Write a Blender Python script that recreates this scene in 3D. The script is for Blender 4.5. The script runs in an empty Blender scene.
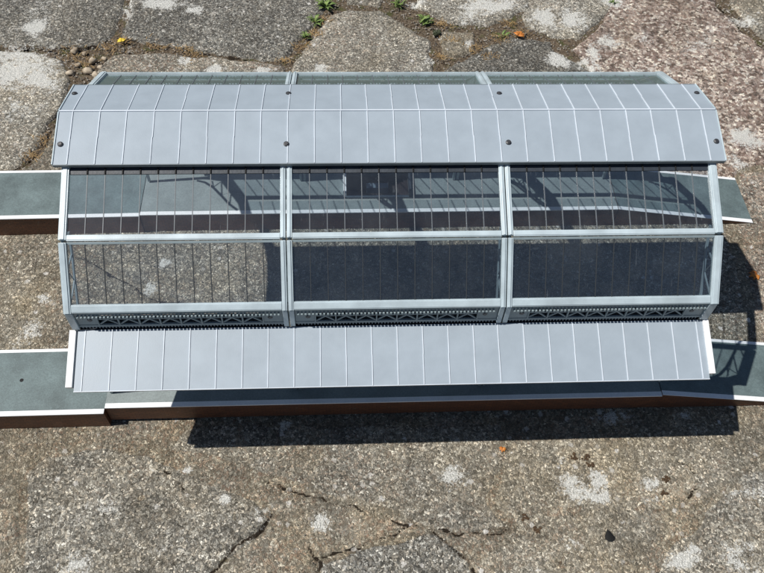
import bpy, bmesh, math, random
import numpy as np
from mathutils import Matrix, Vector

# ---------------------------------------------------------------- camera, sky, sun
scene = bpy.context.scene
scene.render.engine = 'CYCLES'
scene.render.resolution_x, scene.render.resolution_y = 1024, 768
S = 0.001                                   # everything below is written in millimetres

cam_data = bpy.data.cameras.new('camera')
cam_data.sensor_width = 36.0
cam_data.lens = 782.96 / 764 * 36.0
cam_data.clip_start = 0.01
cam_data.clip_end = 100.0
cam = bpy.data.objects.new('camera', cam_data)
scene.collection.objects.link(cam)
scene.camera = cam
CM = Matrix(((0.998651, 0.014071, -0.049988), (-0.040306, 0.816983, -0.575251), (0.032745, 0.576490, 0.816448)))
cam.matrix_world = Matrix.Translation((-0.0550, -0.5956, 0.8698)) @ CM.to_4x4()

SUN_DX, SUN_DY = 0.584, 0.0485              # where a shadow lands per unit of height
sun_el = math.atan(1 / math.hypot(SUN_DX, SUN_DY))
sun_rot = math.atan2(-SUN_DX, -SUN_DY)
world = bpy.data.worlds.new('World'); scene.world = world
world.use_nodes = True
wn = world.node_tree.nodes; wl = world.node_tree.links
sky = wn.new('ShaderNodeTexSky'); sky.sky_type = 'NISHITA'; sky.sun_disc = False
sky.sun_elevation = sun_el; sky.sun_rotation = sun_rot
sky.air_density = 1.0; sky.dust_density = 0.6; sky.ozone_density = 2.0
bgn = wn['Background']; bgn.inputs['Strength'].default_value = 0.05
wl.new(sky.outputs[0], bgn.inputs[0])

sd = bpy.data.lights.new('sun', 'SUN'); sd.energy = 4.8; sd.angle = math.radians(0.53); sd.color = (1.0, 0.96, 0.90)
sun = bpy.data.objects.new('sun', sd); scene.collection.objects.link(sun)
sun.rotation_euler = Vector((SUN_DX, SUN_DY, -1)).to_track_quat('-Z', 'Y').to_euler()
sun.location = (-1, 0, 2)
vs = scene.view_settings
vs.view_transform = 'Standard'; vs.look = 'None'; vs.gamma = 1; vs.exposure = 0.12; vs.use_curve_mapping = False

random.seed(7)
rng = np.random.default_rng(7)

# ---------------------------------------------------------------- helpers
def tag(o, label=None, cat=None, group=None, kind=None):
    if label: o['label'] = label
    if cat: o['category'] = cat
    if group: o['group'] = group
    if kind: o['kind'] = kind
    return o

def empty(name, loc=(0, 0, 0)):
    o = bpy.data.objects.new(name, None); o.empty_display_size = 0.02
    o.location = [c * S for c in loc]; scene.collection.objects.link(o)
    return o

def link(name, me, mats, parent=None, bevel=0, smooth=False):
    for m in (mats if isinstance(mats, (list, tuple)) else [mats]): me.materials.append(m)
    o = bpy.data.objects.new(name, me); scene.collection.objects.link(o)
    if parent is not None:
        o.parent = parent
        o.matrix_parent_inverse = Matrix.Translation(-parent.location) if parent.type == 'EMPTY' else Matrix()
    if smooth: me.polygons.foreach_set('use_smooth', [True] * len(me.polygons))
    if bevel:
        b = o.modifiers.new('bevel', 'BEVEL'); b.width = bevel * S; b.segments = 2; b.limit_method = 'ANGLE'
    return o

class MB:
    """collects verts and faces in mm, builds ONE mesh object"""
    def __init__(s): s.v = []; s.f = []; s.m = []
    def add(s, vs, fs, mat=0):
        n = len(s.v); s.v += [tuple(q) for q in vs]; s.f += [tuple(i + n for i in f) for f in fs]; s.m += [mat] * len(fs)
    def hexa(s, v8, mat=0):
        s.add(v8, [(0, 3, 2, 1), (4, 5, 6, 7), (0, 1, 5, 4), (1, 2, 6, 5), (2, 3, 7, 6), (3, 0, 4, 7)], mat)
    def box(s, x0, x1, y0, y1, z0, z1, mat=0):
        s.hexa([(x0, y0, z0), (x1, y0, z0), (x1, y1, z0), (x0, y1, z0), (x0, y0, z1), (x1, y0, z1), (x1, y1, z1), (x0, y1, z1)], mat)
    def strip(s, outer, inner, x0, x1, mat=0):
        """plate in the yz plane between two polylines with as many points, extruded from x0 to x1"""
        n = len(outer)
        vs = [(x0, p[0], p[1]) for p in outer] + [(x0, p[0], p[1]) for p in inner] + [(x1, p[0], p[1]) for p in outer] + [(x1, p[0], p[1]) for p in inner]
        fs = []
        for i in range(n - 1):
            fs += [(i, i + 1, n + i + 1, n + i), (2 * n + i, 3 * n + i, 3 * n + i + 1, 2 * n + i + 1), (i, 2 * n + i, 2 * n + i + 1, i + 1), (n + i, n + i + 1, 3 * n + i + 1, 3 * n + i)]
        fs += [(0, n, 3 * n, 2 * n), (n - 1, 3 * n - 1, 4 * n - 1, 2 * n - 1)]
        s.add(vs, fs, mat)
    def mesh(s, name):
        me = bpy.data.meshes.new(name)
        me.from_pydata([(a * S, b * S, c * S) for a, b, c in s.v], [], s.f)
        if any(s.m): me.polygons.foreach_set('material_index', s.m)
        bm = bmesh.new(); bm.from_mesh(me); bmesh.ops.recalc_face_normals(bm, faces=bm.faces); bm.to_mesh(me); bm.free()
        return me
    def build(s, name, mats, parent=None, bevel=0, smooth=False):
        return link(name, s.mesh(name), mats, parent, bevel, smooth)

# ---------------------------------------------------------------- materials
class NT:
    def __init__(s, name):
        s.mat = bpy.data.materials.new(name); s.mat.use_nodes = True
        s.n = s.mat.node_tree.nodes; s.l = s.mat.node_tree.links
        s.b = s.n['Principled BSDF']; s.out = s.n['Material Output']
        s.co = s.n.new('ShaderNodeNewGeometry').outputs['Position']
    def put(s, sock, v):
        if hasattr(v, 'links') or isinstance(v, bpy.types.NodeSocket): s.l.new(v, sock)
        else: sock.default_value = v
    def noise(s, scale, detail=3, rough=.55, co=None, out='Fac'):
        t = s.n.new('ShaderNodeTexNoise'); t.inputs['Scale'].default_value = scale; t.inputs['Detail'].default_value = detail
        t.inputs['Roughness'].default_value = rough; s.l.new(co or s.co, t.inputs['Vector']); return t.outputs[out]
    def voro(s, scale, feature='F1', out='Distance', co=None):
        t = s.n.new('ShaderNodeTexVoronoi'); t.feature = feature; t.inputs['Scale'].default_value = scale
        s.l.new(co or s.co, t.inputs['Vector']); return t.outputs[out]
    def ramp(s, fac, stops, interp='LINEAR'):
        r = s.n.new('ShaderNodeValToRGB'); r.color_ramp.interpolation = interp; e = r.color_ramp.elements
        while len(e) < len(stops): e.new(.5)
        for k, (p, c) in enumerate(stops):
            e[k].position = p; e[k].color = (c, c, c, 1) if isinstance(c, (int, float)) else (*c, 1)
        s.l.new(fac, r.inputs[0]); return r.outputs[0]
    def mix(s, fac, a, b, mode='MIX'):
        m = s.n.new('ShaderNodeMix'); m.data_type = 'RGBA'; m.blend_type = mode
        s.put(m.inputs[0], fac)
        for i, v in ((6, a), (7, b)):
            s.put(m.inputs[i], (*v, 1) if isinstance(v, tuple) and len(v) == 3 else v)
        return m.outputs[2]
    def math(s, op, a, b=0.0, clamp=False):
        m = s.n.new('ShaderNodeMath'); m.operation = op; m.use_clamp = clamp
        s.put(m.inputs[0], a); s.put(m.inputs[1], b); return m.outputs[0]
    def attr(s, name, out='Fac'):
        a = s.n.new('ShaderNodeAttribute'); a.attribute_name = name; return a.outputs[out]
    def bump(s, h, strength=.3, dist=.001, nrm=None):
        b = s.n.new('ShaderNodeBump'); b.inputs['Strength'].default_value = strength; b.inputs['Distance'].default_value = dist
        s.l.new(h, b.inputs['Height'])
        if nrm: s.l.new(nrm, b.inputs['Normal'])
        return b.outputs[0]
    def base(s, v): s.put(s.b.inputs['Base Color'], (*v, 1) if isinstance(v, tuple) else v)
    def set(s, **k):
        for a, v in k.items(): s.put(s.b.inputs[a.replace('_', ' ')], v)
        return s

def plastic(name, col, rough=.45, var=.08, speck=.0, spec=.5, bump=.15):
    t = NT(name); n1 = t.noise(35, 4, .6); n2 = t.noise(900, 2, .6)
    c = t.mix(t.ramp(n1, [(.3, 0), (.7, 1)]), tuple(x * (1 - var) for x in col), tuple(min(1, x * (1 + var)) for x in col))
    if speck:
        sp = t.ramp(t.noise(420, 2, .7), [(.40, 0), (.62, 1)])
        c = t.mix(t.math('MULTIPLY', sp, speck), c, tuple(x * .35 for x in col))
        sp2 = t.ramp(t.noise(700, 2, .7), [(.58, 0), (.70, 1)])
        c = t.mix(t.math('MULTIPLY', sp2, speck), c, tuple(min(1, x * 2.0) for x in col))
    # a little dust and rubbed marks
    d = t.ramp(t.noise(140, 5, .7), [(.60, 0), (.78, 1)])
    c = t.mix(t.math('MULTIPLY', d, .16), c, tuple(min(1, .6 * x + .16) for x in col))
    t.base(c); t.set(Roughness=t.math('ADD', t.math('MULTIPLY', n1, .2), rough - .1), Specular_IOR_Level=spec)
    t.put(t.b.inputs['Normal'], t.bump(n2, bump, .0004))
    return t.mat

def make_ground_mat():
    t = NT('weathered_aggregate_stone')
    tone = t.math('MULTIPLY', t.attr('tone'), 1.13); red = t.attr('red'); lich = t.attr('lichen'); soil = t.attr('soil')
    # distorted coordinates so that the chips are not round cells
    dn = t.n.new('ShaderNodeTexNoise'); dn.inputs['Scale'].default_value = 330; dn.inputs['Detail'].default_value = 3; t.l.new(t.co, dn.inputs['Vector'])
    vm = t.n.new('ShaderNodeVectorMath'); vm.operation = 'MULTIPLY_ADD'; t.l.new(dn.outputs['Color'], vm.inputs[0])
    vm.inputs[1].default_value = (.0075, .0075, .0075); t.l.new(t.co, vm.inputs[2]); co = vm.outputs[0]
    def chips(scale):
        v = t.n.new('ShaderNodeTexVoronoi'); v.inputs['Scale'].default_value = scale; v.inputs['Randomness'].default_value = 1; t.l.new(co, v.inputs['Vector'])
        sp = t.n.new('ShaderNodeSeparateColor'); t.l.new(v.outputs['Color'], sp.inputs[0])
        return v.outputs['Distance'], sp.outputs[0], sp.outputs[1]
    d1, r1, g1 = chips(420)
    d2, r2, g2 = chips(215)
    small = t.ramp(r1, [(0, (.05, .049, .046)), (.2, (.125, .122, .115)), (.5, (.235, .228, .212)), (.74, (.34, .33, .305)), (.9, (.50, .485, .45)), (1, (.80, .78, .73))])
    big = t.ramp(r2, [(0, (.085, .062, .054)), (.3, (.21, .145, .125)), (.55, (.34, .27, .245)), (.75, (.46, .385, .345)), (.9, (.66, .60, .55)), (1, (.82, .76, .68))])
    rm = t.ramp(t.math('ADD', red, t.math('MULTIPLY', t.math('SUBTRACT', g1, .5), .7)), [(.45, 0), (.75, 1)])
    c = t.mix(rm, small, big)
    fine = t.noise(1100, 3, .75)
    c = t.mix(1.0, c, t.ramp(fine, [(.32, .38), (.68, 1.75)]), 'MULTIPLY')
    # darker matrix between chips
    gap = t.ramp(d1, [(.35, 0), (.8, 1)])
    c = t.mix(t.math('MULTIPLY', gap, .55), c, (.075, .070, .060))
    tint = t.mix(t.math('MULTIPLY', t.ramp(g1, [(.55, 0), (.65, 1)]), .3), (1, 1, 1), (1.08, .90, .72))
    c = t.mix(1.0, c, tint, 'MULTIPLY')
    # broad patches of brown and grey weathering, more on the stones that have it
    wm = t.attr('warm')
    c = t.mix(t.math('MULTIPLY', wm, .30), c, (.27, .25, .21))
    p = t.ramp(t.noise(10, 6, .7), [(.36, .35), (.58, 1)])
    c = t.mix(1.0, c, t.mix(t.math('MULTIPLY', p, wm), (.98, 1.0, 1.0), (1.06, .97, .80)), 'MULTIPLY')
    p2 = t.ramp(t.noise(30, 6, .75), [(.34, 0), (.66, 1)])
    c = t.mix(1.0, c, t.mix(p2, (.72, .71, .69), (1.24, 1.23, 1.2)), 'MULTIPLY')
    tn = t.n.new('ShaderNodeCombineColor')
    for i in range(3): t.l.new(tone, tn.inputs[i])
    c = t.mix(1.0, c, tn.outputs[0], 'MULTIPLY')
    # soil, moss in the joints
    sn = t.mix(t.ramp(t.noise(240, 4, .75), [(.36, 0), (.62, 1)]), (.050, .034, .022), (.21, .165, .115))
    sn = t.mix(t.ramp(t.noise(45, 4, .65), [(.54, 0), (.64, 1)]), sn, (.085, .085, .035))
    sm = t.math('ADD', soil, t.math('MULTIPLY', t.math('SUBTRACT', t.noise(110, 5, .75), .5), 1.1))
    c = t.mix(t.ramp(sm, [(.44, 0), (.60, 1)]), c, sn)
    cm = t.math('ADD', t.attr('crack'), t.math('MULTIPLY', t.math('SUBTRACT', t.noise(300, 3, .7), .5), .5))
    c = t.mix(t.ramp(cm, [(.45, 0), (.65, 1)]), c, (.030, .022, .015))  # near-black soil in the cracks paints in shade the relief doesn't cast
    # lichen crusts
    ln = t.math('ADD', t.math('MULTIPLY', t.math('SUBTRACT', t.noise(150, 8, .9), .5), 4.4), t.math('MULTIPLY', t.math('SUBTRACT', t.noise(34, 4, .65), .5), 2.4))
    lm = t.ramp(t.math('ADD', lich, ln), [(.48, 0), (.62, 1)])
    lm = t.math('MULTIPLY', lm, t.ramp(lich, [(.03, 0), (.25, 1)]))
    lc = t.mix(t.ramp(t.noise(600, 3, .7), [(.35, 0), (.65, 1)]), (.50, .50, .46), (.88, .88, .84))
    c = t.mix(t.math('MULTIPLY', lm, .85), c, lc)
    # scattered small pale crusts and dark pits everywhere
    s1 = t.ramp(t.noise(85, 6, .8), [(.63, 0), (.68, 1)])
    c = t.mix(t.math('MULTIPLY', s1, .6), c, (.56, .55, .50))
    v3 = t.n.new('ShaderNodeTexVoronoi'); v3.inputs['Scale'].default_value = 95; t.l.new(co, v3.inputs['Vector'])
    sp3 = t.n.new('ShaderNodeSeparateColor'); t.l.new(v3.outputs['Color'], sp3.inputs[0])
    lp = t.math('MULTIPLY', t.ramp(sp3.outputs[0], [(.90, 0), (.92, 1)]), t.ramp(v3.outputs['Distance'], [(.22, 1), (.34, 0)]))
    c = t.mix(t.math('MULTIPLY', lp, .75), c, t.mix(sp3.outputs[1], (.40, .37, .32), (.82, .80, .76)))
    s2 = t.ramp(t.noise(130, 5, .75), [(.30, 1), (.36, 0)])
    c = t.mix(t.math('MULTIPLY', s2, .65), c, (.045, .04, .032))
    t.base(c); t.set(Roughness=.9, Specular_IOR_Level=.2)
    h = t.math('ADD', t.math('SUBTRACT', 1.0, d1), t.math('MULTIPLY', r1, .6))
    h = t.math('ADD', h, t.math('MULTIPLY', fine, .6))
    t.put(t.b.inputs['Normal'], t.bump(h, 1.0, .0015))
    return t.mat

def make_glass_mat():
    t = NT('clear_plastic_glazing')
    for n in list(t.n):
        if n.type == 'BSDF_PRINCIPLED': t.n.remove(n)
    tr = t.n.new('ShaderNodeBsdfTransparent'); tr.inputs[0].default_value = (.90, .935, .96, 1)
    gl = t.n.new('ShaderNodeBsdfGlossy'); gl.inputs['Roughness'].default_value = .06
    df = t.n.new('ShaderNodeBsdfDiffuse'); df.inputs[0].default_value = (.62, .68, .72, 1)
    # Schlick reflectance of a thin sheet, the same from both sides
    ge = t.n.new('ShaderNodeNewGeometry'); dt = t.n.new('ShaderNodeVectorMath'); dt.operation = 'DOT_PRODUCT'
    t.l.new(ge.outputs['Normal'], dt.inputs[0]); t.l.new(ge.outputs['Incoming'], dt.inputs[1])
    cs = t.math('ABSOLUTE', dt.outputs['Value'])
    fr = t.math('ADD', .10, t.math('MULTIPLY', .88, t.math('POWER', t.math('SUBTRACT', 1.0, cs, True), 5.0)))
    nb = t.bump(t.noise(28, 2, .5), .25, .0012); t.l.new(nb, gl.inputs['Normal'])
    # dust and fine scratches
    mp = t.n.new('ShaderNodeMapping'); mp.inputs['Scale'].default_value = (1, .10, .10); mp.inputs['Rotation'].default_value = (0, 0, .5)
    t.l.new(t.co, mp.inputs[0])
    scr = t.ramp(t.noise(500, 3, .7, co=mp.outputs[0]), [(.66, 0), (.72, 1)])
    hz = t.ramp(t.noise(22, 5, .7), [(.42, 0), (.78, 1)])
    dust = t.ramp(t.noise(900, 2, .7), [(.72, 0), (.76, 1)])
    f = t.math('ADD', t.math('MULTIPLY', hz, .018), t.math('ADD', t.math('MULTIPLY', scr, .05), t.math('MULTIPLY', dust, .07)))
    f = t.math('ADD', f, .008)
    m1 = t.n.new('ShaderNodeMixShader'); m2 = t.n.new('ShaderNodeMixShader')
    # edge-on, the long path through the sheet shows its teal tint
    te = t.n.new('ShaderNodeBsdfDiffuse'); te.inputs[0].default_value = (.26, .42, .42, 1)
    m0 = t.n.new('ShaderNodeMixShader'); t.l.new(t.math('MULTIPLY', .75, t.math('POWER', t.math('SUBTRACT', 1.0, cs, True), 5.0)), m0.inputs[0]); t.l.new(tr.outputs[0], m0.inputs[1]); t.l.new(te.outputs[0], m0.inputs[2])
    t.l.new(f, m1.inputs[0]); t.l.new(m0.outputs[0], m1.inputs[1]); t.l.new(df.outputs[0], m1.inputs[2])
    t.l.new(fr, m2.inputs[0]); t.l.new(m1.outputs[0], m2.inputs[1]); t.l.new(gl.outputs[0], m2.inputs[2])
    t.l.new(m2.outputs[0], t.out.inputs[0])
    return t.mat

def make_brown_side():
    t = NT('brown_painted_brick_side')
    br = t.n.new('ShaderNodeTexBrick'); br.inputs['Scale'].default_value = 1
    mp = t.n.new('ShaderNodeMapping'); mp.inputs['Rotation'].default_value = (math.pi / 2, 0, 0); t.l.new(t.co, mp.inputs[0]); t.l.new(mp.outputs[0], br.inputs[0])
    br.inputs['Color1'].default_value = (.185, .072, .034, 1); br.inputs['Color2'].default_value = (.12, .047, .025, 1); br.inputs['Mortar'].default_value = (.060, .027, .016, 1)
    br.inputs['Brick Width'].default_value = .0085; br.inputs['Row Height'].default_value = .0035; br.inputs['Mortar Size'].default_value = .0004
    n = t.ramp(t.noise(120, 5, .7), [(.35, 0), (.7, 1)])
    c = t.mix(t.math('MULTIPLY', n, .5), br.outputs[0], (.075, .036, .022))
    c = t.mix(t.math('MULTIPLY', t.ramp(t.noise(60, 4, .7), [(.66, 0), (.72, 1)]), .5), c, (.28, .22, .17))
    t.base(c); t.set(Roughness=.5)
    t.put(t.b.inputs['Normal'], t.bump(t.math('SUBTRACT', 1.0, br.outputs['Fac']), .5, .0004))
    return t.mat

def simple(name, col, rough=.6, var=.25, scale=80, spec=.4, col2=None):
    t = NT(name); n = t.ramp(t.noise(scale, 4, .65), [(.32, 0), (.68, 1)])
    t.base(t.mix(n, tuple(x * (1 - var) for x in col), col2 or tuple(min(1, x * (1 + var)) for x in col)))
    t.set(Roughness=rough, Specular_IOR_Level=spec)
    t.put(t.b.inputs['Normal'], t.bump(t.noise(scale * 5, 3, .6), .3, .0006))
    return t.mat

M_GROUND = make_ground_mat()
M_GLASS = make_glass_mat()
M_GREY = plastic('light_grey_moulded_plastic', (.30, .352, .402), .42, .06, spec=.4)
M_SEAM = plastic('pale_edge_highlight', (.58, .635, .70), .4, .08)  # paler than the sheets: sunlit highlight of seams and edges put into colour
M_FRAME = plastic('pale_blue_grey_frame_plastic', (.43, .51, .55), .36, .16)
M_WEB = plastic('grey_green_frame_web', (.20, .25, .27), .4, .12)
M_LATTICE = plastic('dark_grey_lattice_plastic', (.17, .20, .22), .45, .12)
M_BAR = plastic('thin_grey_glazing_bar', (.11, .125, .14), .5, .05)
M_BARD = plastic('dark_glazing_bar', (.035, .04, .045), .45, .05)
M_WHITE = plastic('white_painted_edge', (.78, .79, .80), .5, .06, speck=.10)
M_TOP = plastic('grey_green_platform_top', (.115, .155, .158), .6, .28, speck=.28, bump=.4)
M_SIDE = make_brown_side()
M_SCREW = simple('dark_screw_metal', (.035, .036, .04), .35, .3, 600, .6)
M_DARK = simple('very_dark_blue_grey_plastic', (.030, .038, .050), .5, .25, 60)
M_TOP2 = plastic('paler_grey_platform_top', (.20, .235, .235), .6, .14, speck=.22, bump=.4)
M_TEAL = plastic('teal_tinted_plastic', (.22, .36, .36), .35, .1)
M_BLACK = simple('black_hole_plastic', (.010, .010, .010), .8)
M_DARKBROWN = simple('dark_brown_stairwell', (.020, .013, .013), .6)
M_SLATE = plastic('slate_blue_plate', (.12, .16, .20), .5, .1)
M_LEAF = simple('fresh_green_leaf', (.10, .19, .04), .55, .4, 260, col2=(.23, .31, .09))
M_LEAFD = simple('dull_dark_leaf', (.045, .055, .028), .6, .4, 260)
M_ORANGE = simple('orange_dead_leaf', (.50, .13, .025), .55, .3, 200, col2=(.62, .25, .05))
M_YELLOW = simple('yellow_petal', (.72, .52, .05), .5, .25, 200)
M_STRAW = simple('dry_straw', (.22, .13, .055), .7, .5, 60, col2=(.40, .27, .12))
M_MOSS = simple('dark_brown_moss', (.045, .028, .016), .9, .5, 500, col2=(.10, .06, .03))
M_PEBBLE = simple('pale_pebble', (.28, .21, .14), .8, .35, 90, col2=(.50, .43, .33))
M_GRIT = simple('mixed_grit', (.14, .12, .10), .8, .6, 90, col2=(.46, .42, .36))

# world positions (mm) of the stones, cracks and lichen patches
STONES=[
(6.5,0.80,0,0.1,[(-779,844),(-462,849),(-441,628),(-449,565),(-466,527),(-529,525),(-697,532)]),
(7,0.74,0,0.05,[(-453,849),(-41,855),(-86,624),(-124,550),(-148,499),(-216,501),(-310,520),(-419,549),(-431,571),(-421,622)]),
(3.5,1.25,0.2,0.45,[(-726,516),(-577,514),(-520,491),(-504,445),(-504,392),(-510,346),(-522,284),(-542,243),(-662,236)]),
(2.5,0.8,0.3,0.8,[(-501,328),(-464,301),(-382,122),(-526,209),(-521,239),(-509,280)]),
(3,1.0,0.35,0.5,[(-440,506),(-343,512),(-232,491),(-152,480),(-138,427),(-150,321),(-429,323),(-466,430)]),
(3.5,1.05,0.25,0.4,[(-44,630),(16,630),(54,590),(96,550),(104,504),(97,452),(55,320),(-119,321),(-135,475),(-106,544),(-75,606)]),
(3,0.9,0.2,0.4,[(-27,855),(54,856),(40,685),(13,651),(-38,651)]),
(4,1.2,0.1,0.3,[(72,857),(339,860),(293,647),(261,617),(215,588),(144,602),(93,643)]),
(3,0.85,0.2,0.8,[(120,573),(184,565),(174,510),(121,499)]),
(5,0.68,0.05,0.1,[(242,554),(312,546),(322,510),(376,460),(328,319),(87,320),(121,457),(193,518)]),
(3,1.15,0.1,0.4,[(351,861),(517,863),(444,633),(415,603),(373,554),(317,565),(282,588),(282,620)]),
(2.5,1.05,1,0.15,[(529,863),(688,865),(648,649),(676,566),(736,444),(890,388),(838,270),(565,233),(472,129),(328,274),(384,452),(356,524),(390,551),(425,597)]),
(2.5,0.95,0.3,0.6,[(728,866),(1100,871),(906,425),(751,486),(711,561),(680,655)]),
(0.8,0.98,0.3,0.75,[(-718,228),(-541,223),(-451,132),(-428,83),(-344,29),(-261,-4),(-253,-172),(-593,-172)]),
(0.8,1.0,0.2,0.6,[(-447,218),(94,212),(97,-7),(63,-163),(-229,-173),(-255,-5),(-340,35),(-413,91)]),
(0.7,0.98,0.3,0.6,[(109,212),(478,209),(511,119),(486,-62),(424,-171),(77,-163),(116,-7)]),
(1.2,0.95,0.6,0.5,[(565,225),(834,259),(635,-197),(439,-172),(503,-62),(528,124)]),
(2.8,1.06,0.12,0.42,[(-417,-236),(-403,-222),(-370,-211),(-331,-208),(-283,-219),(-222,-249),(-154,-280),(-142,-298),(-164,-327),(-203,-356),(-206,-423),(-390,-416),(-409,-292)]),
(2.0,1.0,0,0.1,[(-85,-347),(-27,-332),(38,-318),(80,-349),(92,-433),(-89,-427)]),
(1,1.02,0.25,0.6,[(-238,-182),(134,-191),(135,-236),(103,-284),(126,-317),(61,-314),(-16,-290),(-119,-255),(-166,-236),(-260,-213)]),
(1,1.02,0.4,0.85,[(-156,-256),(-26,-296),(39,-314),(-27,-329),(-88,-337),(-105,-361),(-114,-426),(-194,-423),(-194,-359),(-158,-331),(-136,-300)]),
(0.7,1.08,0.25,0.8,[(146,-211),(377,-211),(415,-256),(339,-303),(268,-357),(228,-437),(103,-433),(89,-347),(134,-320),(112,-284)]),
(1,1.12,0.15,0.35,[(426,-259),(629,-210),(526,-448),(241,-438),(293,-358),(354,-309)]),
(0.8,0.88,0.3,0.8,[(-589,-185),(-392,-187),(-400,-217),(-424,-231),(-413,-314),(-398,-416),(-518,-412)]),
]
CRACKS=[
(1.3,[(-159,-251),(-119,-264),(-73,-279),(-22,-296),(16,-312),(39,-314),(66,-320),(128,-320)]),
(1.2,[(16,-313),(-12,-324),(-51,-334),(-86,-342)]),
(1.2,[(41,-317),(59,-334),(80,-351),(92,-383)]),
(2.2,[(-266,-236),(-249,-250),(-232,-265)]),
(2.2,[(-138,-291),(-148,-311),(-177,-330),(-206,-363)]),
(1.8,[(-94,-335),(-86,-346),(-82,-377)]),
(1,[(343,-244),(363,-260),(363,-272),(340,-291)]),
(1.3,[(-423,78),(-378,51),(-341,27),(-311,1),(-261,-4)]),
(2,[(-504,350),(-509,302),(-523,263),(-544,235)]),
(2,[(646,696),(669,598),(699,524),(739,452)]),
(1.8,[(-424,546),(-362,530),(-293,512),(-207,493)]),
(2,[(-466,527),(-529,522),(-630,527)]),
]
LICHEN=[
(-590,480,60,42,.8),
(-560,440,42,24,.8),
(-592,450,19,25,0.8),
(-569,369,21,19,0.5),
(-527,392,12,19,0.4),
(-582,579,17,22,0.9),
(-373,646,32,14,0.9),
(-316,631,16,12,0.8),
(-431,633,10,27,0.9),
(-585,632,16,18,0.5),
(216,-277,20,12,1),
(209,-266,14,9,0.9),
(238,-263,10,10,0.9),
(238,-284,12,8,0.8),
(72,-257,11,11,0.9),
(317,-358,17,8,1),
(331,-347,9,6,0.8),
(303,-271,10,8,0.8),
(-190,-275,7,4,1),
(-239,-239,7,4,1),
(-84,-304,11,9,0.7),
(-346,-344,15,10,0.7),
(222,646,56,19,0.8),
(182,614,25,17,0.6),
(318,608,22,24,1),
(367,603,24,23,0.9),
(324,491,16,16,1),
(386,510,14,14,0.9),
(367,486,14,10,0.8),
(415,540,25,17,0.6),
(371,470,17,13,0.8),
(484,552,17,17,0.5),
(593,299,27,18,0.9),
(560,246,15,15,0.6),
(277,-181,15,10,0.8),
(363,-186,12,6,0.5),
(-452,3,9,8,0.7),
(-453,-44,12,14,0.7),
(-466,-66,13,8,0.5),
(-267,465,10,15,1),
(-185,462,13,11,1),
(-88,465,10,13,1),
(-315,486,13,15,0.8),
(-299,64,8,8,0.8),
(-313,17,8,10,0.8),
(416,-283,17,8,0.6),
(386,-360,22,17,0.5),
(199,-336,10,6,0.6),
(-149,-292,11,14,0.4),
(457,452,25,23,0.5),
(585,532,29,26,0.4),
(199,-238,7,4,0.6),
(689,604,23,12,0.7),
(173,531,9,11,0.5),
(-127,-185,7,5,0.8),
(100,491,10,11,0.5),
(-331,-278,18,12,0.35),
(-248,-319,15,13,0.4),
(302,-290,9,6,0.5),
(457,654,16,15,0.8),
(84,652,19,12,0.7)
]

# ---------------------------------------------------------------- ground and paving stones
def hash2(ix, iy, seed):
    n = (ix.astype(np.int64) * 374761393 + iy.astype(np.int64) * 668265263 + seed * 1442695041) & 0x7fffffff
    n = ((n ^ (n >> 13)) * 1274126177) & 0x7fffffff
    return ((n ^ (n >> 16)) & 0xffff) / 65535.0
def vnoise(x, y, scale, seed=0):
    x = x / scale; y = y / scale
    ix = np.floor(x); iy = np.floor(y); fx = x - ix; fy = y - iy
    fx = fx * fx * (3 - 2 * fx); fy = fy * fy * (3 - 2 * fy)
    a = hash2(ix, iy, seed); b = hash2(ix + 1, iy, seed); c = hash2(ix, iy + 1, seed); d = hash2(ix + 1, iy + 1, seed)
    return (a + (b - a) * fx) * (1 - fy) + (c + (d - c) * fx) * fy - .5
def fbm(x, y, scale, seed=0, octv=4):
    r = 0; a = 1
    for k in range(octv): r = r + a * vnoise(x, y, scale / 2 ** k, seed + k * 17); a *= .5
    return r
def seg_dist(x, y, pts, closed):
    d = np.full(x.shape, 1e9); n = len(pts)
    for i in range(n if closed else n - 1):
        ax, ay = pts[i]; bx, by = pts[(i + 1) % n]; dx, dy = bx - ax, by - ay
        t = np.clip(((x - ax) * dx + (y - ay) * dy) / (dx * dx + dy * dy + 1e-9), 0, 1)
        d = np.minimum(d, np.hypot(x - ax - t * dx, y - ay - t * dy))
    return d
def inside(x, y, pts):
    r = np.zeros(x.shape, bool); n = len(pts)
    for i in range(n):
        ax, ay = pts[i]; bx, by = pts[(i + 1) % n]
        if ay == by: continue
        r ^= ((ay > y) != (by > y)) & (x < (bx - ax) * (y - ay) / (by - ay) + ax)
    return r
def grid_mesh(name, X, Y, Z, keep, attrs):
    """X, Y, Z: 2D arrays in mm; keep: mask of cells"""
    ny, nx = X.shape
    idx = np.arange(ny * nx).reshape(ny, nx)
    q = np.stack([idx[:-1, :-1], idx[:-1, 1:], idx[1:, 1:], idx[1:, :-1]], -1)[keep]
    used = np.zeros(ny * nx, bool); used[q.ravel()] = True
    remap = np.cumsum(used) - 1; q = remap[q]
    co = np.stack([X.ravel(), Y.ravel(), Z.ravel()], -1)[used] * S
    me = bpy.data.meshes.new(name)
    me.vertices.add(len(co)); me.vertices.foreach_set('co', co.astype(np.float32).ravel())
    me.loops.add(q.size); me.loops.foreach_set('vertex_index', q.astype(np.int32).ravel())
    me.polygons.add(len(q)); me.polygons.foreach_set('loop_start', np.arange(0, q.size, 4, dtype=np.int32))
    me.update(calc_edges=True); me.validate()
    me.polygons.foreach_set('use_smooth', np.ones(len(q), bool))
    for k, v in attrs.items():
        a = me.attributes.new(k, 'FLOAT', 'POINT')
        vv = np.broadcast_to(v, X.shape).ravel()[used].astype(np.float32); a.data.foreach_set('value', vv)
    return me
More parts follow.
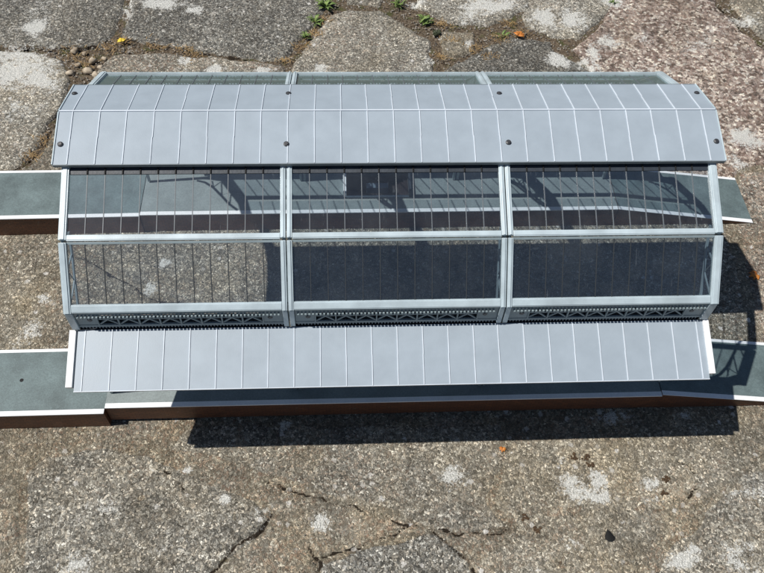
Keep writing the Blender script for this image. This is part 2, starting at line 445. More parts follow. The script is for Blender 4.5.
def crack_depth(x, y):
    z = np.zeros(x.shape); so = np.zeros(x.shape); ck = np.zeros(x.shape)
    wx = x + 6 * fbm(x, y, 14, 91, 4); wy = y + 6 * fbm(x, y, 14, 131, 4)
    for w, pts in CRACKS:
        bb = (x > min(p[0] for p in pts) - 30) & (x < max(p[0] for p in pts) + 30) & (y > min(p[1] for p in pts) - 30) & (y < max(p[1] for p in pts) + 30)
        if not bb.any(): continue
        d = seg_dist(wx[bb], wy[bb], pts, False)
        ww = w * .75 * (1.0 + 2.4 * vnoise(x[bb], y[bb], 14, 5))
        z[bb] = np.minimum(z[bb], -4.5 * np.exp(-(d / (ww * 1.1 + .3)) ** 2) * (ww > .35))
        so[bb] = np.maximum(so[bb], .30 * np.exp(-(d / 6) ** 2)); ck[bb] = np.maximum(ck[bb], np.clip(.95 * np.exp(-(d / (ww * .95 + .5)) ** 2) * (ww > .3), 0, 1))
    return z, so, ck
def lichen_mask(x, y):
    m = np.zeros(x.shape)
    for cx, cy, rx, ry, s in LICHEN:
        d = ((x - cx) / rx) ** 2 + ((y - cy) / ry) ** 2
        m = np.maximum(m, s * 1.15 * np.exp(-.75 * d))
    return m
G = 2.4
xs = np.concatenate([[-6000, -3500, -2200, -1500, -1100, -900], np.arange(-790, 860, G), [900, 1100, 1500, 2200, 3500, 6000]])
ys = np.concatenate([[-6000, -3500, -2000, -1200, -800, -560], np.arange(-450, 820, G), [860, 950, 1200, 1800, 3000, 6000]])
X, Y = np.meshgrid(xs, ys)
relief = .9 * fbm(X, Y, 60, 3, 3) + .55 * fbm(X, Y, 9, 33, 3)
depth = np.clip((Y - 150) / 250, 0, 1) * 4.2 + np.clip((-480 - X) / 80, 0, 1) * np.clip((Y + 60) / 100, 0, 1) * 1.0
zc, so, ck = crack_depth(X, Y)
joint = np.full(X.shape, 1e9)
Zm = -1.0 - depth + relief * (1 + .5 * np.clip(depth, 0, 3)) + zc
soil_m = np.clip(.10 + .17 * depth + so, 0, .78) + .12 * fbm(X, Y, 50, 77, 2)
rim = np.maximum(np.maximum(-790 - X, X - 858), np.maximum(-450 - Y, Y - 818))
Zm = np.where(rim > 0, -4.0, Zm)
tone_m = .86 + .25 * fbm(X, Y, 90, 51, 3)
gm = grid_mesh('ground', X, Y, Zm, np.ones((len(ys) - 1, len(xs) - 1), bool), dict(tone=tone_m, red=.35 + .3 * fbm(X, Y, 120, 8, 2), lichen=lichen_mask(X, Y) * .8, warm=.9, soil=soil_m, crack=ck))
ground = link('ground', gm, M_GROUND); tag(ground, kind='structure')

for si, (rise, tone, red, warm, poly) in enumerate(STONES):
    px = [p[0] for p in poly]; py = [p[1] for p in poly]
    gx = np.arange(max(min(px), -800) - 8, min(max(px), 870) + 8, G); gy = np.arange(max(min(py), -460) - 8, min(max(py), 830) + 8, G)
    A, B = np.meshgrid(gx, gy)
    wa = A + 9 * fbm(A, B, 34, 200 + si, 4); wb = B + 9 * fbm(A, B, 34, 300 + si, 4)
    d = seg_dist(wa, wb, poly, True); sd = np.where(inside(wa, wb, poly), -d, d) - .6
    edge_w = 2.2 + 1.8 * vnoise(A, B, 18, si)
    prof = np.clip(-sd / (edge_w * (1 + rise * .5)), -1.6, 1)
    prof = np.where(prof > 0, 1 - (1 - prof) ** 2, prof * 3.5)
    tilt = (vnoise(np.array([si * 7.3]), np.array([3.1]), 1)[0] * (A - np.mean(px)) + vnoise(np.array([si * 3.3]), np.array([9.1]), 1)[0] * (B - np.mean(py))) * .004
    base = -1.0 - 1.0 * min(1, rise / 3)
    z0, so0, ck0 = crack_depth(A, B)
    Z = base + rise * np.maximum(prof, 0) * .62 + np.minimum(prof, 0) * 2.2 + (.9 * fbm(A, B, 60, 3, 3) + .55 * fbm(A, B, 9, 33, 3)) * np.clip(prof + .3, .2, 1) + tilt * np.clip(prof, 0, 1)
    chip = np.clip(fbm(A, B, 30, 400 + si, 3) - .45, 0, 1) * 4
    Z = np.minimum(Z - chip, .25) + z0 * np.clip(-sd / 5, 0, 1)
    keep = (sd < 4.0)
    kc = keep[:-1, :-1] | keep[1:, 1:]
    so1 = np.clip(.20 - (-sd) / 26, 0, .5) * min(1, rise / 2.5) + so0 * .9 + .08 + .10 * fbm(A, B, 50, 77, 2)
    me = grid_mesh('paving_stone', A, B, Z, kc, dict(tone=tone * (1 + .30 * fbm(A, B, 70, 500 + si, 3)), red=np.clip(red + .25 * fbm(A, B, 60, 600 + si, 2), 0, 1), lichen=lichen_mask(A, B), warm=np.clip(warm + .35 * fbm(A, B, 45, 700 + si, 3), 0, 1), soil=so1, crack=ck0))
    link('paving_stone', me, M_GROUND, ground)

# ---------------------------------------------------------------- platforms
def platform(label, x0, x1, z0, z1, yf0, yf1, yb0, yb1, hole=None, end_left=True, end_right=True, zb=0.0, group=None, top=None):
    """a hollow platform section, front edge y from yf0 to yf1, back edge from yb0 to yb1; tops at z0 (left) and z1 (right)"""
    root = empty('platform_section', ((x0 + x1) / 2, (yf0 + yb0) / 2, 0))
    tag(root, label, 'model platform', group)
    def P(u, v, dz=0):
        yf = yf0 + (yf1 - yf0) * u; yb = yb0 + (yb1 - yb0) * u
        return (x0 + (x1 - x0) * u, yf + (yb - yf) * v, z0 + (z1 - z0) * u + dz)
    def slab(m, u0, u1, v0, v1, d0, d1, mat=0):
        m.hexa([P(u0, v0, d0), P(u1, v0, d0), P(u1, v1, d0), P(u0, v1, d0), P(u0, v0, d1), P(u1, v0, d1), P(u1, v1, d1), P(u0, v1, d1)], mat)
    w = abs(yb0 - yf0); e = 6.2 / w; eb = 4.2 / w
    m = MB()
    th = -1.4 if z1 > 6 else -.6
    if hole:
        hx0, hx1, hy0, hy1 = hole; L_ = x1 - x0
        u0, u1 = (hx0 - x0) / L_, (hx1 - x0) / L_; v0, v1 = (hy0 - yf0) / w, (hy1 - yf0) / w
        slab(m, 0, u0, e, 1 - eb, th, 0); slab(m, u1, 1, e, 1 - eb, th, 0)
        slab(m, u0, u1, e, v0, th, 0); slab(m, u0, u1, v1, 1 - eb, th, 0)
    else: slab(m, 0, 1, e, 1 - eb, th, 0)
    m.build('platform_surface', top or M_TOP, root)
    m = MB(); slab(m, 0, 1, 0, e, th, .35); m.build('edge_line', M_WHITE, root, bevel=.3)
    m = MB(); slab(m, 0, 1, 1 - eb, 1, th, .35); m.build('edge_line', M_WHITE, root, bevel=.3)
    for v in (0, 1):
        m = MB(); inn = (1.6 / w) * (1 if v == 0 else -1); o_ = (.5 / w) * (1 if v == 0 else -1)
        a, b = P(0, v + o_), P(1, v + o_); c, d_ = P(0, v + inn), P(1, v + inn)
        m.hexa([(a[0], a[1], zb), (b[0], b[1], min(zb, b[2] - .9)), (d_[0], d_[1], min(zb, b[2] - .9)), (c[0], c[1], zb), (a[0], a[1], a[2] + th), (b[0], b[1], b[2] + th + .1), (d_[0], d_[1], b[2] + th + .1), (c[0], c[1], a[2] + th)])
        m.build('side_wall', M_SIDE, root)
    for k, (flag, u) in enumerate(((end_left, 0), (end_right, 1))):
        if not flag: continue
        m = MB(); a, b = P(u, .02), P(u, .98); sx = 1.2 if u == 0 else -1.2
        m.box(min(a[0] + .3 * sx, a[0] + sx), max(a[0] + .3 * sx, a[0] + sx), a[1], b[1], zb, a[2] + th)
        m.build('end_wall', M_SIDE, root)
    return root
def peg_hole(root, x, y, z, r=2.3):
    m = MB(); n = 16
    vs = [(x + r * math.cos(2 * math.pi * k / n), y + r * math.sin(2 * math.pi * k / n), z + .12) for k in range(n)] + [(x + r * .8 * math.cos(2 * math.pi * k / n), y + r * .8 * math.sin(2 * math.pi * k / n), z - 1.5) for k in range(n)]
    fs = [(k, (k + 1) % n, n + (k + 1) % n, n + k) for k in range(n)] + [tuple(range(n))]
    m.add(vs, fs); m.build('peg_hole', M_BLACK, root)

GR = 'sections of the two model platforms'
pl = platform('flat model platform section at lower left with a black peg hole', -640, -334, 33.5, 33.5, -182.5, -181, -94, -92, group=GR)
peg_hole(pl, -437, -135, 33.5)
platform('long raised model platform section running under the front grey canopy', -333, 327.5, 36.2, 35, -175.5, -174.6, -88, -87, zb=5.0, group=GR, top=M_TOP2)
platform('model platform ramp at lower right, crossed by the canopy shadow', 328.5, 520, 35, 1.2, -173, -173, -87, -85, group=GR, end_right=False)
pr_ = platform('flat model platform section at far left edge behind the glazed front', -640, -334, 35, 35, 112, 116.5, 203, 205, group=GR)
peg_hole(pr_, -441, 160, 35, 1.6)
HX0, HX1, HY0, HY1 = -48, 41, 149, 190
mid = platform('long model platform section seen through the glazing with a stairwell in it', -333, 338, 35, 35, 118.5, 121, 205, 207, hole=(HX0, HX1, HY0, HY1), group=GR, top=M_TOP2)
platform('short model platform ramp poking out right below the roof eave', 339, 549, 35, 1.2, 121, 121.5, 207, 211, group=GR, end_right=False)
# stairwell with a low parapet
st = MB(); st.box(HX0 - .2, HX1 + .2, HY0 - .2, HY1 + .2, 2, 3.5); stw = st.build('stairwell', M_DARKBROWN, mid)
for a in ((HX0 - 4.5, HX0, HY0 - 1, HY1 + 3, 35.3, 44), (HX1, HX1 + 3, HY0 - 1, HY1 + 3, 35.3, 47), (HX0, HX1, HY1, HY1 + 3, 35.3, 47), (HX0, HX1, HY0 - 1.8, HY0, 35.3, 38)):
    m = MB(); m.box(*a); m.build('parapet', M_WHITE if a[0] < HX0 - 1 else (M_FRAME if a[2] < HY0 - 1.5 else M_DARK), stw, bevel=.3)
for k in range(7):
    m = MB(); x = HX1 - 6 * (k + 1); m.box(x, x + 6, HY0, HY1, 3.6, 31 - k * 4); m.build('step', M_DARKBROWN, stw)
m = MB(); m.box(-19, 12, 165, 174, 24, 36); m.build('landing_sign', M_SLATE, stw)
m = MB()
for a in ((HX0 - .1, HX0 + .8, HY0, HY1), (HX1 - .8, HX1 + .1, HY0, HY1), (HX0, HX1, HY0 - .1, HY0 + .8), (HX0, HX1, HY1 - .8, HY1 + .1)): m.box(*a, 3.6, 33.4)
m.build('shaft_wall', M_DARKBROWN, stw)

# ---------------------------------------------------------------- the station roof
C0 = 13.0
roof = empty('station_roof', (0, C0, 36))
tag(roof, 'large grey model station roof with three glazed bays standing over both platforms', 'model station roof')
def yz(side, rel, z): return (C0 + side * rel, z)
def fbox(m, x0, x1, side, p0, p1, s0, s1, t0, t1, mat=0, j0=0, j1=0):
    """box on a facet running from p0 to p1 (rel, z): s along the slope, t along the outward normal"""
    d = Vector((p1[0] - p0[0], p1[1] - p0[1])).normalized(); n = Vector((-d.y, d.x))
    if n.x < 0 and n.y < 0: n = -n
    def q(x, s, t):
        r = p0[0] + d.x * s + n.x * t; z = p0[1] + d.y * s + n.y * t
        return (x, C0 + side * r, z)
    m.hexa([q(x0, s0, t0), q(x1, s0, t0), q(x1, s1, t0), q(x0, s1, t0), q(x0, s0, t1), q(x1, s0, t1), q(x1, s1, t1), q(x0, s1, t1)], mat)
T, P2, P3, P4 = (47, 299.0), (122.5, 264.2), (172, 214.5), (172.3, 184.6)
lenA = math.hypot(P2[0] - T[0], P2[1] - T[1]); lenB = math.hypot(P3[0] - P2[0], P3[1] - P2[1])
BAYS = [(-330, -110.6), (-109.4, 109.4), (110.6, 330)]
def shared(protos, key, maker, name, mats, x, x_first, bevel=0):
    """alike pieces share one mesh: the first is built, the rest are copies moved along x"""
    if key not in protos:
        m = MB(); maker(m); o = m.build(name, mats, roof, bevel=bevel); protos[key] = (o, x); return o
    src, xs_ = protos[key]; o = src.copy(); scene.collection.objects.link(o); o.location.x = src.location.x + (x - xs_) * S
    return o
pro = {}
for bi, (bx0, bx1) in enumerate(BAYS):
    endL, endR = bi == 0, bi == 2
    wl_ = 7.5 if endL else 5.2; wr_ = 8.5 if endR else 5.2
    gx0, gx1 = bx0 + wl_, bx1 - wr_
    for side in (-1, 1):
        # ribs: a pale flange outside, a deep web inside
        for (rx0, rx1, wx0) in ((bx0, gx0, bx0 + (1 if endL else .8)), (gx1, bx1, bx1 - (4 if endR else 3.6))):
            for (a, b, ln) in ((T, P2, lenA), (P2, P3, lenB)):
                m = MB(); s1 = ln + (-.5 if a is T else 2.0)
                fbox(m, rx0, rx1, side, a, b, 0 if a is T else 1.6, s1, -.8, 2.6)
                fbox(m, rx0 + 1.6, rx1 - 1.6, side, a, b, 0 if a is T else 1.6, s1 - .3, 2.6, 3.4)
                m.build('rib', M_FRAME, roof, bevel=.35)
            m = MB()
            out = [yz(side, *p) for p in ((0, 302), (T[0], 298), (121.6, 262.6), (170.4, 213.4), (170.8, 185), (170.6, 176), (170.2, 150), (170, 37))]
            inn = [yz(side, *p) for p in ((0, 292), (45, 288.5), (114, 255.5), (159, 209), (163, 186), (165, 166), (165.4, 150), (165.6, 37))]
            m.strip(out, inn, wx0, wx0 + 3.0)
            m.build('arch_web', M_WEB, roof, bevel=.3)
            m = MB()   # curved spandrel under the haunch
            o3 = [(165, 150), (160.5, 170), (150, 191), (133, 213), (116, 234), (104, 254)]
            i3 = [(162, 150), (157.6, 168.5), (147.4, 188.6), (130.8, 210.4), (113.4, 231.6), (101, 252.5)]
            m.strip([yz(side, *p) for p in o3], [yz(side, *p) for p in i3], wx0 + .7, wx0 + 2.3)
            for (pa, pb) in (((149, 191), (161, 186)), ((149, 191), (158, 207)), ((133, 213), (157, 209)), ((133, 213), (136, 233)), ((116, 234), (134, 235))):
                a0, a1 = yz(side, *pa), yz(side, *pb); m.strip([(a0[0], a0[1] + .8), (a1[0], a1[1] + .8)], [(a0[0], a0[1] - .8), (a1[0], a1[1] - .8)], wx0 + .9, wx0 + 2.1)
            m.build('arch_bracket', M_WEB, roof)
        
        # rails
        for nm, a, b, s0, s1, ins in (('middle_rail', T, P2, lenA - 5.5, lenA + .6, 0), ('bottom_rail', P2, P3, lenB - 7.0, lenB + 1.5, 0)):
            m = MB()
            if side == 1 and nm == 'middle_rail': s0 += 3.9
            fbox(m, gx0 + .25, gx1 - .25, side, a, b, s0, s1, -1.2, 2.0)
            fbox(m, gx0 + .25, gx1 - .25, side, a, b, s0 + 1.0, s1 - 1.0, 2.0, 2.6)
            m.build(nm, M_FRAME, roof, bevel=.3)
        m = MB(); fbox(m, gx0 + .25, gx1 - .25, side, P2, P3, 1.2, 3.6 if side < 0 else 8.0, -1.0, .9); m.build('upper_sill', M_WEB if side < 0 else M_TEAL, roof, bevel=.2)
        m = MB(); fbox(m, gx0 + .25, gx1 - .25, side, T, P2, 0, 16.0, -1.0, .9); m.build('top_rail_eave_shade', M_DARK, roof)  # rail widened and near-black: the eave's shadow put into its colour
        m = MB(); pw0 = (gx1 - gx0) / 12
        for k in range(1, 12): fbox(m, gx0 + k * pw0 - .55, gx0 + k * pw0 + .55, side, T, P2, 3, 16.2, .95, 2.0)
        m.build('bar_stub_eave_shade', M_BLACK, roof)  # black bar ends carry on the painted eave shadow
        m = MB(); ya, yb_ = sorted((C0 + side * 163.5, C0 + side * 169.0)); m.box(gx0 - 2, gx1 + 2, ya, yb_, 178.5, 194); ya, yb_ = sorted((C0 + side * 163.5, C0 + side * 172.6)); m.box(gx0 - 2, gx1 + 2, ya, yb_, 175.5, 178.4); m.build('gap_darkening_board', M_DARK, roof)  # dark boards added to darken the gap behind and below the lattice
        # glazing: twelve panes to a facet, eleven bars between them
        n = 12; pw = (gx1 - gx0) / n
        for (a, b, ln, s0, s1, nm) in ((T, P2, lenA, 16.5, lenA - 5.5, 'A'), (P2, P3, lenB, 3.6, lenB - 7.0, 'B')):
            for k in range(n):
                x = gx0 + k * pw
                shared(pro, (bi, side, nm, 'pane'), lambda m: fbox(m, gx0 + .3, gx0 + pw - .3, side, a, b, s0 - .5, s1 + .5, -.3, .3), 'pane', M_GLASS, x, gx0)
                if k:
                    bw = .38 if nm == 'A' else .42
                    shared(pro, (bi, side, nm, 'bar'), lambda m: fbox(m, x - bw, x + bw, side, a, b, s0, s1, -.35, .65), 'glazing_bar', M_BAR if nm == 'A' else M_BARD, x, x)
        # lattice valance between the glazing and the lower canopy
        yv = lambda r: C0 + side * r
        def vbox(m, x0, x1, r0, r1, z0, z1): m.box(x0, x1, min(yv(r0), yv(r1)), max(yv(r0), yv(r1)), z0, z1)
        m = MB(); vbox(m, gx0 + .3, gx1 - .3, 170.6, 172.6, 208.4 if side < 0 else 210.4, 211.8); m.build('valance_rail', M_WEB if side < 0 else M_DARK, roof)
        m = MB(); vbox(m, gx0 + .3, gx1 - .3, 170.6, 172.6, 187.0, 190.0); m.build('valance_rail', M_WEB, roof)
        m = MB(); x = gx0 + 3
        while x < gx1 - 3: vbox(m, x, x + 1.7, 172.6, 175.9 if side < 0 else 173.4, 206.0, 208.2); x += 3.75
        o = m.build('bead_row', M_WEB, roof); tag(o, kind='stuff')
        m = MB(); x = gx0 + 2
        while x < gx1 - 3:
            m.add([(x, yv(171.0), 187), (x + 2.6, yv(171.0), 187), (x + 1.3, yv(171.0), 183.4), (x, yv(172.4), 187), (x + 2.6, yv(172.4), 187), (x + 1.3, yv(172.4), 183.4)],
                  [(0, 1, 2), (5, 4, 3), (0, 3, 4, 1), (1, 4, 5, 2), (2, 5, 3, 0)]); x += 3.3
        o = m.build('toothed_edge', M_LATTICE, roof); tag(o, kind='stuff')
        nb = 10; bwid = (gx1 - gx0) / nb
        for k in range(nb):
            xa, xb = gx0 + k * bwid, gx0 + (k + 1) * bwid
            if k in (0, nb - 1):
                m = MB(); vbox(m, xa + .5, xb - .5, 171.0, 172.2, 190.2, 208.2); m.build('valance_panel', M_WEB, roof)
                cxh = (xa + xb) / 2 + (3 if k == 0 else -3); nn = 14
                m = MB(); vs = [(cxh + 2.6 * math.cos(2 * math.pi * q / nn), yv(172.3), 199 + 2.6 * math.sin(2 * math.pi * q / nn)) for q in range(nn)] + [(cxh + 2.0 * math.cos(2 * math.pi * q / nn), yv(173.0), 199 + 2.0 * math.sin(2 * math.pi * q / nn)) for q in range(nn)]
                m.add(vs, [(q, (q + 1) % nn, nn + (q + 1) % nn, nn + q) for q in range(nn)] + [tuple(range(nn, 2 * nn)), tuple(reversed(range(nn)))])
                m.build('screw', M_SCREW, roof); continue
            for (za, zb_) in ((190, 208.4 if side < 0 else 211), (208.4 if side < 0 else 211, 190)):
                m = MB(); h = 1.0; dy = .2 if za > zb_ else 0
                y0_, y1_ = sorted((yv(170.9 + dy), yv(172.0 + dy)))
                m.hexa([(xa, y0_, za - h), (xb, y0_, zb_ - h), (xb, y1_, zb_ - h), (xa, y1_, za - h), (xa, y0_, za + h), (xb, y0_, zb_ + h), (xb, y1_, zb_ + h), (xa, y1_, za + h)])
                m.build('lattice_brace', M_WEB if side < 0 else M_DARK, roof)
        m = MB()
        for k in range(1, nb):
            xm = gx0 + k * bwid; vbox(m, xm - .7, xm + .7, 171.4, 173.0, 190.1, 208.3)
        m.build('valance_stud', M_WEB, roof)
        m = MB(); vbox(m, gx0 + bwid, gx1 - bwid, 170.4, 171.6, 198.4, 199.6); m.build('valance_midrail', M_WEB, roof)
        # valance end stiles beside the ribs
        for xa, xb in ((bx0 + .2, gx0), (gx1, bx1 - .2)):
            m = MB(); vbox(m, xa, xb, 171.4, 174.4, 184.8, 213.0); m.build('valance_stile', M_FRAME, roof, bevel=.3)

# sheets: standing seams on the upper roof and on the two lower canopies
def sheet(side, x0, x1, p0, p1, seam_left, th=2.2, bend=0.0, parent=None, name='roof_sheet'):
    m = MB(); ln = math.hypot(p1[0] - p0[0], p1[1] - p0[1])
    dz = random.uniform(-.12, .12); k1, k2 = random.uniform(-.35, .35), random.uniform(-.35, .35)
    a = MB(); fbox(m, x0 + .12, x1 - .12, side, p0, p1, .0, ln, -th, dz)
    if seam_left:
        cuts = [0, ln * .48, ln * .52, ln]; off = [k1, k1, k2, k2]
        for i in range(3):
            h = .75
            # wavy seam made of three short lengths
            d = Vector((p1[0] - p0[0], p1[1] - p0[1])).normalized(); nv = Vector((-d.y, d.x))
            if nv.x < 0 and nv.y < 0: nv = -nv
            def q(x, s, t): return (x, C0 + side * (p0[0] + d.x * s + nv.x * t), p0[1] + d.y * s + nv.y * t)
            sa, sb, oa, ob = cuts[i], cuts[i + 1], off[i], off[i + 1]
            m.hexa([q(x0 - .55 + oa, sa, -.3), q(x0 + .55 + oa, sa, -.3), q(x0 + .55 + ob, sb, -.3), q(x0 - .55 + ob, sb, -.3),
                    q(x0 - .36 + oa, sa, h), q(x0 + .36 + oa, sa, h), q(x0 + .36 + ob, sb, h), q(x0 - .36 + ob, sb, h)], 1)
    return m.build(name, [M_GREY, M_SEAM], parent or roof)
R0, R1 = (0.8, 319.0), (58.1, 303.2)
Lr = 336.6; seams = [-323 + 26.85 * k for k in range(25)]
for side in (-1, 1):
    xs_ = [-Lr] + seams + [Lr]
    for k in range(len(xs_) - 1): sheet(side, xs_[k], xs_[k + 1], R0, R1, k > 0)
    m = MB(); fbox(m, -Lr + 1.2, Lr - 1.2, side, R0, R1, 1, 57.5, -5.2, -2.4); m.build('roof_deck', M_LATTICE, roof)
    for sx in (-1, 1):
        m = MB(); fbox(m, min(sx * Lr, sx * (Lr + 1.4)), max(sx * Lr, sx * (Lr + 1.4)), side, R0, R1, 0, 59.6, -5.0, .9); m.build('barge_board', M_FRAME, roof, bevel=.3)
    m = MB(); fbox(m, -Lr, Lr, side, R0, R1, 59.6, 60.3, -4.5, .15); m.build('eave_strip', M_LATTICE, roof)
    # underside spacer between glazing and the raised roof
    m = MB(); fbox(m, -328, 328, side, T, P2, 0.5, 4, 1.6, 3.4); m.build('spacer_strip', M_BLACK, roof)
    # screws near the eave at the joints and at both ends
    for x in (-331.5, -111.0, 113.5, 331.0):
        s_ = 38 + random.uniform(-1, 1); m = MB(); nn = 12
        d = Vector((R1[0] - R0[0], R1[1] - R0[1])).normalized(); nv = Vector((-d.y, d.x)); nv = nv if nv.y > 0 else -nv
        def q(x_, s, t): return (x_, C0 + side * (R0[0] + d.x * s + nv.x * t), R0[1] + d.y * s + nv.y * t)
        x_c = x + (0 if abs(x) > 200 else 1.5)
        rings = [(2.9, .1), (2.7, 1.1), (1.6, 1.7)]
        vs = [q(x_c + r * math.cos(2 * math.pi * k / nn), s_ + r * math.sin(2 * math.pi * k / nn), t_) for r, t_ in rings for k in range(nn)]
        fs = [(r * nn + k, r * nn + (k + 1) % nn, (r + 1) * nn + (k + 1) % nn, (r + 1) * nn + k) for r in range(2) for k in range(nn)] + [tuple(range(2 * nn, 3 * nn))]
        m.add(vs, fs); m.build('screw', M_SCREW, roof)
m = MB(); m.box(-Lr, Lr, C0 - .75, C0 + .75, 317.5, 320.2); m.build('ridge_strip', M_SEAM, roof, bevel=.3)

K0, K1 = (172.9, 181.6), (231.6, 160.0)
Lc = 325.5; cs = [-317.6 + 26.5 * k for k in range(25)]; lenC = math.hypot(K1[0] - K0[0], K1[1] - K0[1])
for side in (-1, 1):
    xs_ = [-Lc] + cs + [Lc]
    for k in range(len(xs_) - 1): sheet(side, xs_[k], xs_[k + 1], K0, K1, k > 0, name='canopy_sheet')
    m = MB(); fbox(m, -Lc + 2, Lc - 2, side, K0, K1, 1, lenC - 1.2, -4.4, -2.4); m.build('canopy_deck', M_LATTICE, roof)
    m = MB(); fbox(m, -Lc, Lc, side, K0, K1, lenC + .05, lenC + .7, -4.0, .25); m.build('canopy_edge', M_SEAM, roof)
    m = MB(); fbox(m, -Lc - 8.2, -Lc - 1.6, side, K0, K1, 0, lenC - 4.0, -6, 1.0); m.build('canopy_fascia', M_WHITE, roof, bevel=.3)
    m = MB(); fbox(m, Lc - .2, Lc + 6.0, side, K0, K1, 0, lenC - 5.0, -6, 2.2); m.build('canopy_fascia', M_WHITE, roof, bevel=.3)
    m = MB(); fbox(m, -Lc - 1.6, -Lc - .3, side, K0, K1, 0, lenC - 4, -6, -2.0); m.build('canopy_end_strip', M_LATTICE, roof)

# ---------------------------------------------------------------- small things on the stones
def blob(r, seed, flat=.7, n=10, rr=None):
    rd = random.Random(seed); vs = [(0, 0, r * flat)]; fs = []
    rings = 4
    for i in range(1, rings + 1):
        ph = math.pi * i / (rings + .6)
        for k in range(n):
            a = 2 * math.pi * k / n; q = r * (1 + rd.uniform(-.26, .26)); vs.append((q * math.sin(ph) * math.cos(a), q * math.sin(ph) * math.sin(a) * .82, q * flat * math.cos(ph)))
    for k in range(n): fs.append((0, 1 + k, 1 + (k + 1) % n))
    for i in range(rings - 1):
        for k in range(n): fs.append((1 + i * n + k, 1 + (i + 1) * n + k, 1 + (i + 1) * n + (k + 1) % n, 1 + i * n + (k + 1) % n))
    fs.append(tuple(1 + (rings - 1) * n + k for k in range(n)))
    return vs, fs
def lump(name, x, y, z, r, mat, label, cat, group=None, flat=.7, seed=0, rot=0):
    vs, fs = blob(r, seed, flat); c, s = math.cos(rot), math.sin(rot)
    m = MB(); m.add([(x + c * a - s * b, y + s * a + c * b, z + d) for a, b, d in vs], fs)
    o = m.build(name, mat, None, smooth=True)
    return tag(o, label, cat, group)
PG = 'pale pebbles in the joint at top left'
PL = ['pale pebble at the far left top of the cluster, beside the dark slab', 'large pale pebble right of the far left one, under the dark slab edge',
      'pale pebble in the middle of the cluster behind the left roof corner', 'pale pebble at the lower right of the cluster, next to the brown stone',
      'pale pebble just behind the tip of the rear glazing frame', 'pale pebble at the left side of the cluster, beside the white lichen stone',
      'pale pebble nearest the yellow leaf, at the upper right of the cluster', 'pale pebble at the lower left of the cluster, closest to the lichen stone corner',
      'lowest pale pebble of the cluster, touching the joint behind the roof end']
for k, (x, y) in enumerate([(-504, 517), (-486, 509), (-470, 491), (-454, 475), (-472, 465), (-491, 480), (-451, 496), (-501, 460), (-458, 455)]):
    lump('pebble', x, y, -1.5, random.uniform(5, 10.5), M_PEBBLE, PL[k], 'pebble', PG, .6, 40 + k, random.uniform(0, 3))
MG = 'dark moss tufts on the lower paving'
ML = ['dark moss tuft left of two others, just above the big white lichen patch', 'dark moss tuft in the middle above the big white lichen patch',
      'dark moss tuft right of the big white lichen patch top', 'upper dark moss tuft of the pair left of the pale lichen spot',
      'lower dark moss tuft of the pair left of the pale lichen spot', 'dark moss tuft left of the big white lichen patch, at the end of the crack',
      'lowest dark moss tuft, below and left of the big white lichen patch']
for k, (x, y) in enumerate([(218, -234), (231, -236), (234, -245), (321, -265), (314, -281), (147, -306), (160, -320)]):
    r_ = random.Random(k); m = MB()
    for q in range(14):
        a = r_.uniform(0, 6.28); d = r_.uniform(0, 5); vs, fs = blob(r_.uniform(1.0, 2.2), k * 20 + q, .6, 6)
        m.add([(x + d * math.cos(a) + u, y + d * math.sin(a) * .8 + v, -.4 + w) for u, v, w in vs], fs)
    tag(m.build('moss_tuft', M_MOSS, None), ML[k], 'moss', MG)
# black cone-shaped chip
m = MB(); n = 9
m.add([(240 + 6 * math.cos(2 * math.pi * k / n) * random.uniform(.8, 1.1), -331 + 5 * math.sin(2 * math.pi * k / n), -.6) for k in range(n)] + [(236, -324, 9)], [(k, (k + 1) % n, n) for k in range(n)] + [tuple(reversed(range(n)))])
tag(m.build('cinder', M_BLACK, None), 'small black cinder on the paving near the bottom edge', 'cinder')
m = MB(); r_ = random.Random(77)
for q in range(16):
    a = r_.uniform(0, 6.28); d = r_.uniform(0, 7); vs, fs = blob(r_.uniform(1.6, 3.6), 900 + q, .8, 7)
    m.add([(116 + d * math.cos(a) + u, 562 + d * math.sin(a) + v, 1.0 + r_.uniform(0, 3) + w) for u, v, w in vs], fs)
tag(m.build('dead_plant_clump', M_LEAFD), 'dark dead clump lying on the small stone among the joints at top', 'debris')

def leaf_mesh(length, width, lift, curl):
    vs = []; fs = []; n = 5
    for i in range(n + 1):
        t = i / n; w = width * math.sin(math.pi * (.12 + .88 * t) ** .8) * .5 if i < n else 0.2
        x = length * t; z = lift * math.sin(t * 1.6) * length - curl * t * t * length
        vs += [(x, -w, z + .12 * w), (x, 0, z), (x, w, z + .12 * w)]
    for i in range(n):
        for j in range(2): a = i * 3 + j; fs.append((a, a + 3, a + 4, a + 1))
    return vs, fs
def weed(x, y, nleaf, size, label, mat=None, seed=0):
    rd = random.Random(seed); root = empty('weed', (x, y, -3)); tag(root, label, 'weed', 'green weeds in the paving joints')
    for k in range(nleaf):
        L_ = size * rd.uniform(.7, 1.5); vs, fs = leaf_mesh(L_, L_ * (rd.uniform(.24, .42) if rd.random() < .65 else rd.uniform(.07, .12)), rd.uniform(.2, 1.1), rd.uniform(.1, .5))
        a = rd.uniform(0, 2 * math.pi); c, s = math.cos(a), math.sin(a); ox, oy = rd.gauss(0, size * .28), rd.gauss(0, size * .28)
        m = MB(); m.add([(x + ox + c * u - s * v, y + oy + s * u + c * v, -2 + w + rd.uniform(0, .3)) for u, v, w in vs], fs)
        o = m.build('leaf', mat or M_LEAF, root, smooth=True)
        so_ = o.modifiers.new('thickness', 'SOLIDIFY'); so_.thickness = .0003
weed(-78, 642, 30, 14, 'tall green weed at the top edge in the joint of the dark slab', seed=1)
weed(-97, 597, 24, 11, 'yellow-green weed halfway down the joint beside the dark slab', seed=2)
weed(-113, 552, 16, 8, 'lowest small weed in the joint beside the dark slab', seed=3)
